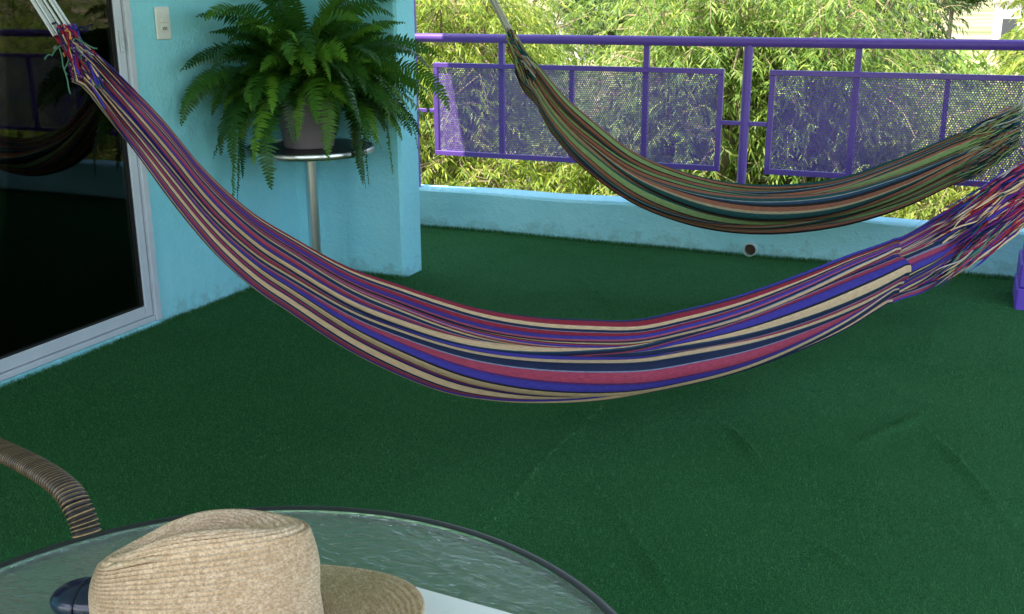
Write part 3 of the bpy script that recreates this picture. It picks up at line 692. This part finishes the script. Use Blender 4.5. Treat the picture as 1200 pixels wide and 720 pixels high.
# straw hat
E1 = Vector((cy, sy, 0)); HB = (-.543, .612)
def hat():
    nphi = 780; rows_top, rows_side, rows_brim = 15, 23, 16; spr = 6
    q = np.linspace(0, 1, (rows_top+rows_side+rows_brim)*spr+1); rowq = q*(rows_top+rows_side+rows_brim)
    ph = np.linspace(0, 2*np.pi, nphi, endpoint=False); Q, PHI = np.meshgrid(rowq, ph, indexing='ij')
    c, s_ = np.cos(PHI), np.sin(PHI)
    a, b = .098, .078                                   # crown half axes at its base
    def oval(sc_a, sc_b, r): return r*sc_a*c, r*sc_b*s_
    top_a, top_b = a*.93, b*.46
    # heights
    def ztop(x, y):
        base_ = .108 + .012*np.clip(x/.1, -1, 1) - .020*np.clip(-x/.1, 0, 1.2)**1.5 - .004*np.clip(x/.1, 0, 1)**4
        dent = .018*np.exp(-((y-.002)/.017)**2)*np.exp(-(np.clip(np.abs(x)-.045, 0, 1)/.028)**2)
        return base_ - dent
    X = np.zeros_like(Q); Yc = np.zeros_like(Q); Zc = np.zeros_like(Q)
    m1 = Q <= rows_top; r = (Q/rows_top); xx, yy = oval(top_a, top_b, np.minimum(r, 1)*.97)
    X[m1], Yc[m1] = xx[m1], yy[m1]; Zc[m1] = (ztop(xx, yy) - .017*np.clip(r, 0, 1)**4)[m1]
    m2 = (Q > rows_top) & (Q <= rows_top+rows_side); t = np.clip((Q-rows_top)/rows_side, 0, 1)
    sc_ = .97*.87 + (1-.97*.87)*t**.8; bul = .035*np.sin(np.pi*t)**.8
    xe, ye = oval(top_a, top_b, .97); zt_ = ztop(xe, ye)-.017
    ra = (top_a*.97)*(1-t**.9)+a*t**.9; rb_ = (top_b*.97)*(1-t**.9)+b*t**.9
    rnd = 1+.035*np.sin(np.pi*np.clip(t*1.6, 0, 1))
    pin = 1-.10*np.exp(-((PHI-np.pi*.70)/.35)**2)*(1-t)-.10*np.exp(-((PHI-np.pi*1.30)/.35)**2)*(1-t)
    xs_, ys_ = ra*c*rnd, rb_*s_*rnd*pin
    X[m2], Yc[m2] = xs_[m2], ys_[m2]; Zc[m2] = (zt_*(1-t)+.004*t)[m2]
    m3 = Q > rows_top+rows_side; t3 = np.clip((Q-rows_top-rows_side)/rows_brim, 0, 1); wd = .082*t3
    fl = np.clip(-c+.25, 0, 1)**1.2                          # front brim is snapped down
    up_ = np.clip(c, 0, 1)**2
    zz = .004-.004*np.sin(np.pi*t3*.5) - (.055*fl+.014*np.abs(s_))*t3**1.3 + .022*up_*t3**2
    X[m3] = ((a+wd*(1-.25*fl))*c)[m3]; Yc[m3] = ((b+wd)*s_)[m3]; Zc[m3] = zz[m3]
    P = np.stack([X, Yc, Zc], -1)
    # braid relief along the normal
    du = np.gradient(P, axis=0); dv = (np.roll(P, -1, 1)-np.roll(P, 1, 1)); N_ = np.cross(dv, du); ln = np.linalg.norm(N_, axis=-1, keepdims=True); N_ = N_/np.maximum(ln, 1e-9)
    N_[0] = (0, 0, 1)
    row = np.floor(Q); fr_ = Q-row
    K = np.maximum(10, np.round(np.clip(row, 1, 60)/38*180)); K = np.where(row > rows_top, 180, K)
    ph_ = PHI*K/(2*np.pi) + .5*(row % 2) + np.where(fr_ < .5, fr_, 1-fr_)*1.0
    st_ = np.abs(np.sin(np.pi*ph_))
    h = .0017*np.abs(np.sin(np.pi*fr_))**.7 + .0016*st_**.7*np.abs(np.sin(np.pi*fr_))
    P = P+N_*h[..., None]
    nq = len(rowq)
    i, j = np.meshgrid(np.arange(nq-1), np.arange(nphi), indexing='ij'); j2 = (j+1) % nphi
    F = np.stack([i*nphi+j, (i+1)*nphi+j, (i+1)*nphi+j2, i*nphi+j2], -1).reshape(-1, 4)
    me = npmesh('hat', P.reshape(-1, 3), F, True)
    rr = np.random.default_rng(2).uniform(0, 1, (80, 400)); cv = rr[np.clip(row, 0, 79).astype(int), (np.floor(ph_) % 400).astype(int)]
    at = me.color_attributes.new('Col', 'FLOAT_COLOR', 'POINT'); cv = cv.ravel(); at.data.foreach_set('color', np.stack([cv, cv, cv, np.ones_like(cv)], 1).astype(np.float32).ravel())
    return me
ho = link('straw_hat', hat(), 'straw'); ho.location = (HB[0], HB[1], TZ+.046); ho.rotation_euler = (R(-3.5), R(1), YAW)
sd = ho.modifiers.new('thickness', 'SOLIDIFY'); sd.thickness = .0022; sd.offset = -1
tag(ho, 'beige straw fedora hat with pinched crown on the glass table', 'hat')

# small navy case
ca_ = tag(empty('oval_case', (-.706, .658, TZ+.0175)), 'small glossy dark navy oval case with a seam, left of the straw hat', 'case')
ca_.rotation_euler = (0, 0, YAW); ca_.scale = (.90, .92, .86); ca_.location.z = TZ+.0152
for (xa, xb, nm) in ((-.052, -.0205, 'end_shell'), (-.0195, .055, 'main_shell')):
    mb = MB(); pr = []
    for x in np.linspace(xa, xb, 22):
        e = max(0., 1-abs(x/.054)**3.0)**(1/2.0); pr.append((x, e))
    k = 32; v = []
    for x, e in pr:
        if abs(x-xa) < 1e-6 and xa > -.03 or abs(x-xb) < 1e-6 and xb < 0: e *= .965
        for t in range(k): a = 2*math.pi*t/k; ccc, sss = math.cos(a), math.sin(a); v.append((x, 0.031*e*math.copysign(abs(ccc)**.85, ccc), 0.0165*e*math.copysign(abs(sss)**.85, sss)))
    f = [(i*k+t, i*k+(t+1) % k, (i+1)*k+(t+1) % k, (i+1)*k+t) for i in range(21) for t in range(k)] + [tuple(range(k)), tuple(21*k+t for t in range(k))]
    mb.add(v, f).build(nm, 'navy', ca_, smooth=True, angle=50)
# white paper pad
pd = tag(empty('paper_pad', (-.40, .70, TZ+.004)), 'white sheet of paper partly under the hat brim on the glass table', 'paper')
pd.rotation_euler = (0, 0, R(-3.5))
for k in range(3): MB().box(-.055+.002*k, .105, -.2, .100-.002*k, .0005+.0014*k, .0016+.0014*k).build('sheet', 'paper', pd)

# ------------------------------------------------------------------ wicker armchair (arm in view)
ch = tag(empty('wicker_chair', (-1.36, .78, 0)), 'brown wicker armchair whose curved arm shows left of the glass table', 'chair')
chi = Matrix.Translation((1.36, -.78, 0))
def wrapped(pts, w_, th, name, pitch=.0062):
    P = [Vector(p) for p in pts]
    # dense catmull-rom
    D = []
    for i in range(len(P)-1):
        p0, p1, p2, p3 = P[max(i-1, 0)], P[i], P[i+1], P[min(i+2, len(P)-1)]
        for t in np.linspace(0, 1, 24, endpoint=False):
            D.append(.5*((2*p1)+(-p0+p2)*t+(2*p0-5*p1+4*p2-p3)*t*t+(-p0+3*p1-3*p2+p3)*t**3))
    D.append(P[-1]); L = [0]
    for i in range(1, len(D)): L.append(L[-1]+(D[i]-D[i-1]).length)
    n_ = int(L[-1]/pitch)*5; ss = np.linspace(0, L[-1], n_); Da = np.array([tuple(q) for q in D]); C = np.stack([np.interp(ss, L, Da[:, q]) for q in range(3)], 1)
    T = np.gradient(C, axis=0); T /= np.linalg.norm(T, axis=1)[:, None]
    lat = np.array((-.42, -.907, 0.)); lat = lat/np.linalg.norm(lat)
    k = 20; V = []; cols_ = []; rg = np.random.default_rng(4); ncol = int(n_/5)+2; tone = rg.uniform(.5, 1.2, ncol)
    for i in range(n_):
        l_ = lat-T[i]*(lat@T[i]); l_ /= np.linalg.norm(l_); nr = np.cross(T[i], l_)
        if nr[2] < 0 and abs(T[i][2]) < .6: nr = -nr
        f_ = (i % 5)/5; bump_ = abs(math.sin(math.pi*f_))
        for t in range(k):
            a = 2*math.pi*t/k; ca, sa2 = math.cos(a), math.sin(a)
            skew = 0; m_ = 1+.0*ca
            V.append(C[i]+l_*(w_*(.88+.16*bump_)*math.copysign(abs(ca)**.8, ca))+nr*(th*(.80+.3*bump_)*math.copysign(abs(sa2)**.8, sa2)))
    F = [(i*k+t, i*k+(t+1) % k, (i+1)*k+(t+1) % k, (i+1)*k+t) for i in range(n_-1) for t in range(k)]
    for i in range(n_-1):
        f_ = (i % 5); tn = tone[i//5]
        for t in range(k):
            cc = (.30, .18, .085) if f_ in (2,) else (.05, .03, .02) if f_ == 1 else ((.06, .035, .022) if f_ == 3 else (.008, .008, .012))
            j_ = .8+.4*((t*7+i//5*13) % 5)/5
            cols_.append(tuple(x*tn*j_ for x in cc))
    me = npmesh(name, np.array(V), np.array(F), True); face_colors(me, cols_)
    o = link(name, me, 'wicker', ch); o.matrix_parent_inverse = chi; return o
ARM = [(-1.80, 1.20, .60), (-1.62, 1.14, .612), (-1.42, 1.07, .633), (-1.244, 1.007, .650), (-1.171, .979, .659), (-1.117, .959, .663), (-1.069, .941, .664), (-1.032, .928, .658), (-1.010, .919, .645), (-.998, .915, .627), (-.990, .911, .60), (-.980, .907, .5), (-.966, .900, .2), (-.958, .897, .012)]
wrapped(ARM, .0180, .0105, 'arm')
off = Vector((-.24, -.50, 0))
wrapped([tuple(Vector(p)+off) for p in ARM], .0180, .0105, 'arm')
A0 = Vector((-1.02, .92, 0)); ax = Vector((-.957, .29, 0)); lt = Vector((-.43, -.90, 0))
def chair_sheet(name, fn, nu, nv):
    mb = MB()
    for i in range(nu):
        for s2 in (0,):
            pts = [fn(i/(nu-1), j/(nv-1)) for j in range(nv)]
            mb.tube(pts, .0048, 6, c=((.15, .085, .045) if i % 2 else (.06, .036, .024)))
    o = mb.build(name, 'wicker', ch, smooth=True, colors=True); o.matrix_parent_inverse = chi; o['kind'] = 'stuff'
chair_sheet('seat', lambda u, v: A0+ax*(.02+.5*u)+lt*(.03+.47*v)+Vector((0, 0, .42-.015*math.sin(math.pi*v))), 52, 9)
chair_sheet('backrest', lambda u, v: A0+ax*(.54+.14*u+.05*math.sin(math.pi*v)-.05)+lt*(.0+.55*v)+Vector((0, 0, .42+.48*u)), 50, 11)
for u_, v_ in ((.5, .03), (.5, .52)):
    p_ = A0+ax*u_+lt*v_; o = MB().tube([p_+Vector((0, 0, .012)), p_+Vector((0, 0, .42)), p_+ax*.12+Vector((0, 0, .9))], .014, 10, c=(.03, .025, .022)).build('back_leg', 'wicker', ch, smooth=True, colors=True); o.matrix_parent_inverse = chi

# ------------------------------------------------------------------ vegetation beyond the railing
def lance_leaves(base, dirv, nrm, L, Wd):
    """vectorised lance shaped leaves, folded along the midrib and drooping: 6 verts, 4 quads/tris"""
    n_ = len(base); lat = np.cross(dirv, nrm); lat /= np.maximum(np.linalg.norm(lat, axis=1), 1e-6)[:, None]
    nr = np.cross(lat, dirv)
    L, Wd = L[:, None], Wd[:, None]
    m1 = base+dirv*L*.38; dr = np.array((0, 0, -1.))*L
    V = np.stack([base, m1+lat*Wd*.5-nr*Wd*.12, m1+nr*Wd*.12+dr*.02, m1-lat*Wd*.5-nr*Wd*.12, base+dirv*L+dr*.16], 1)
    o = np.arange(n_)[:, None]*5
    F = np.concatenate([o+np.array([[0, 1, 2]]), o+np.array([[0, 2, 3]]), o+np.array([[1, 4, 2]]), o+np.array([[2, 4, 3]])], 0)
    return V.reshape(-1, 3), F
def unit(v): return v/np.maximum(np.linalg.norm(v, axis=-1, keepdims=True), 1e-9)
def make_crown(seed, rx, rz, nspray, per, leafL, leafW, spL, droop=1., clump=14):
    rg = np.random.default_rng(seed)
    # clumps give the crown its uneven outline
    cc = unit(rg.normal(size=(clump, 3)))*rg.uniform(.35, .85, (clump, 1))*np.array([rx, rx, rz]); cr = rg.uniform(.32, .55, clump)*rx
    k = rg.integers(clump, size=nspray); p_ = unit(rg.normal(size=(nspray, 3)))*(rg.uniform(.15, 1, (nspray, 1))**.5)*cr[k][:, None]
    p_[:, 2] *= rz/rx*.9; A = cc[k]+p_
    out = unit(A*np.array([1, 1, .6])+rg.normal(size=A.shape)*.45*rx)
    d = unit(out*np.array([1, 1, .25])+np.array([0, 0, -.25*droop])+rg.normal(size=A.shape)*.3)
    t = np.linspace(.08, 1, per); SL = (spL*rg.uniform(.6, 1.3, nspray))[:, None]
    B = A[:, None]+d[:, None]*(SL*t)[..., None]; B[..., 2] -= droop*.55*(SL*t**2)
    tang = unit(d[:, None]+np.array([0, 0, -1.1*droop])*t[None, :, None])
    side = unit(np.cross(tang, np.array([0, 0, 1.])+rg.normal(size=(nspray, 1, 3))*.3)); sg = np.where(np.arange(per) % 2, 1, -1)[None, :, None]
    D = unit(tang*.75+side*sg*.75+rg.normal(size=B.shape)*.25+np.array([0, 0, -.45*droop]))
    N_ = unit(np.array([0, 0, 1.])+rg.normal(size=B.shape)*.55)
    n_ = nspray*per; LL = leafL*rg.uniform(.6, 1.25, n_)
    V, F = lance_leaves(B.reshape(-1, 3), D.reshape(-1, 3), N_.reshape(-1, 3), LL, leafW*rg.uniform(.7, 1.2, n_))
    return npmesh('crown', V, F), A, B, cc
def limb_mesh(seed, A, B, cc, H0, r0, ntw=500):
    """trunk from the ground (z=-H0) up into the crown, limbs to every clump, twigs along sprays"""
    rg = np.random.default_rng(seed); mb = MB(); fork = np.array([0, 0, -H0*.35])
    mb.tube([(0, 0, -H0), (.04*r0, .1*r0, -H0*.7), tuple(fork)], [r0*1.2, r0*.95, r0*.8], 10)
    for c in cc:
        m_ = (fork+c)/2+rg.normal(0, .12, 3)+np.array([0, 0, .1]); mb.tube([tuple(fork), tuple(m_), tuple(c), tuple(c*1.25+np.array([0, 0, -.05]))], [r0*.45, r0*.3, r0*.14, r0*.05], 6)
    tw = MB()
    for k in rg.choice(len(A), min(ntw, len(A)), replace=False):
        c = cc[np.argmin(((cc-A[k])**2).sum(1))]
        tw.tube([tuple(c+(A[k]-c)*.4), tuple(A[k]), tuple(B[k, len(B[k])//2]), tuple(B[k, -1])], [.012*r0/.1, .006, .004, .002], 3, cap=False)
    return mb.mesh('trunk', True), tw.mesh('twigs')
def tree(name, label, x, y, z, seed, rx, rz, nspray, per, leafL, leafW, spL, mat, droop=1., group='trees beyond the railing', r0=.1, clump=14, shared=None, rot=0., sc=1.):
    root = tag(empty(name, (x, y, GZ)), label, 'tree', group)
    H0 = (z-GZ)
    if shared is None:
        cr, A, B, cc = make_crown(seed, rx, rz, nspray, per, leafL, leafW, spL, droop, clump); tr, tw = limb_mesh(seed, A, B, cc, H0/sc, r0)
    else: cr, tr, tw = shared
    for nm, me, mt in (('crown', cr, mat), ('trunk', tr, 'bark'), ('twigs', tw, 'twig')):
        if not me.materials: me.materials.append(MT[mt])
        o = bpy.data.objects.new(nm, me); col.objects.link(o); o.parent = root; o.location = (0, 0, H0); o.rotation_euler = (0, 0, rot); o.scale = (sc,)*3
        if nm == 'twigs': o['kind'] = 'stuff'
    return cr, tr, tw
near = [  # x, y, z centre, rx, rz, material, label
    (-4.75, 9.3, .35, 1.2, 1.7, 'leaf_a', 'tall yellow green tree with drooping leaves behind the left end of the railing'),
    (-2.15, 9.6, .35, 1.25, 1.7, 'leaf_b', 'tall mid green drooping tree behind the right half of the first railing panel'),
    (-1.15, 9.9, .25, 1.0, 1.7, 'leaf_b', 'tall green drooping tree right behind the post between the two panels'),
    (1.15, 9.3, .1, 1.0, 1.5, 'leaf_a', 'yellow green tree at the right edge above the hammock tassels'),
    (-3.35, 9.2, -.75, 1.25, 1.15, 'leaf_a', 'lower yellow green tree below the small white hut, behind the first railing panel'),
    (-.05, 9.2, -.75, 1.3, 1.15, 'leaf_d', 'lower lime green tree below the pale clearing, behind the second railing panel'),
    (-6.1, 13.0, .3, 1.6, 2.0, 'leaf_b', 'green tree farther back at the far left, partly hidden by the yellow green one'),
    (-3.3, 13.5, .5, 1.0, 1.9, 'leaf_b', 'green tree farther back just right of the small white hut'),
    (-1.75, 14.0, .5, 1.3, 1.9, 'leaf_c', 'darker green tree farther back in the middle above the handrail'),
    (3.2, 9.0, -.2, 1.5, 1.7, 'leaf_b', 'green tree outside the frame, nearest of those mirrored in the door glass'),
    (5.4, 10.0, .0, 1.7, 1.8, 'leaf_a', 'yellow green tree outside the frame, mirrored in the middle of the door glass'),
    (8.2, 12.5, .2, 2.0, 2.0, 'leaf_b', 'wide green tree outside the frame, mirrored at the left of the door glass'),
    (-2.6, 7.6, -1.55, 1.3, 1.1, 'leaf_a', 'low bushy yellow green tree close below the parapet in the middle'),
    (-4.6, 7.7, -1.5, 1.3, 1.2, 'leaf_a', 'low bushy yellow green tree close below the parapet at the left'),
    (-.2, 7.6, -1.55, 1.3, 1.1, 'leaf_b', 'low bushy green tree close below the parapet at the right'),
]
for k, (x, y, z, rx, rz, mt, lb) in enumerate(near):
    tree('drooping_tree', lb, x, y, z, 100+k, rx, rz, 1900 if y < 12 else 1300, 15, .088 if y < 12 else .11, .0185 if y < 12 else .026, .34, mt, r0=.08, clump=36, droop=.7)

# far trees share three crowns
shared = []
for k, mt in enumerate(('leaf_c', 'leaf_b', 'leaf_d')):
    cr, A, B, cc = make_crown(300+k, 2.4, 2.0, 800, 10, .26, .09, .55, .6, 16); tr, tw = limb_mesh(300+k, A, B, cc, 4.2, .16, 120)
    cr.materials.append(MT[mt]); tr.materials.append(MT['bark']); tw.materials.append(MT['twig']); shared.append((cr, tr, tw))
far = [(-12.6, 30, 1, 1.1, 'mid green rounded tree in the distance left of the white hut'), (-21.5, 64, 0, 1.5, 'dark rounded tree in the distance right of the white hut'),
       (-41.0, 118, 0, 2.0, 'dark tree standing behind the white hut'), (-36.2, 88, 2, .8, 'light green bush in front of the white hut'),
       (-1.75, 30, 1, 1.05, 'mid green rounded tree in the distance left of the pale clearing'), (-3.6, 46, 2, 1.3, 'light green tree in the distance, left neighbour of the dark round one'),
       (1.5, 34, 2, 1.0, 'light green tree in the distance right of the pale clearing'), (3.4, 60, 2, 1.5, 'pale green tree in the distance in front of the far building'),
       (-3.5, 150, 0, 2.2, 'dark tree at the far back of the pale clearing'), (-13.0, 50, 1, 1.6, 'large mid green tree in the distance behind the middle of the railing'),
       (-8.0, 40, 0, 1.4, 'large dark tree in the distance behind the post between the panels'), (6.5, 95, 0, 2.0, 'dark tree beside the far building')]
for n_, (x, y, k, s_, lb) in enumerate(far):
    tree('far_tree', lb, x, y, GZ+3.1*s_, 0, 0, 0, 0, 0, 0, 0, 0, None, group='distant trees', shared=shared[k], rot=n_*1.7, sc=s_*.9)
tree('far_tree', 'small dark round tree in front of the pale clearing at upper right', -2.75, 62, -1.6, 0, 0, 0, 0, 0, 0, 0, 0, None, shared=shared[0], rot=1., sc=.62, group='distant trees')

def hut(name, label, x, y, w_, d_, h, roof_over=.25):
    o = tag(empty(name, (x, y, GZ)), label, 'building')
    MB().box(-w_/2, w_/2, -d_/2, d_/2, -1, h).build('wall', 'house_white', o)
    MB().box(-w_/2-roof_over, w_/2+roof_over, -d_/2-roof_over, d_/2+roof_over, h+.004, h+.22).build('roof', 'roof_sheet', o)
    MB().box(-w_*.05, w_*.30, -d_/2-.03, -d_/2-.002, h*.30, h*.72).build('window', 'far_win', o)
    MB().box(-w_*.38, -w_*.18, -d_/2-.03, -d_/2-.002, 0, h*.7).build('door', 'far_win', o)
hut('small_hut', 'small white hut with flat roof seen between the trees', -34.5, 95, 2.6, 4, 3.2)
hut('far_building', 'pale building at the far upper right corner', 4.4, 118, 6.5, 6, 5.0)
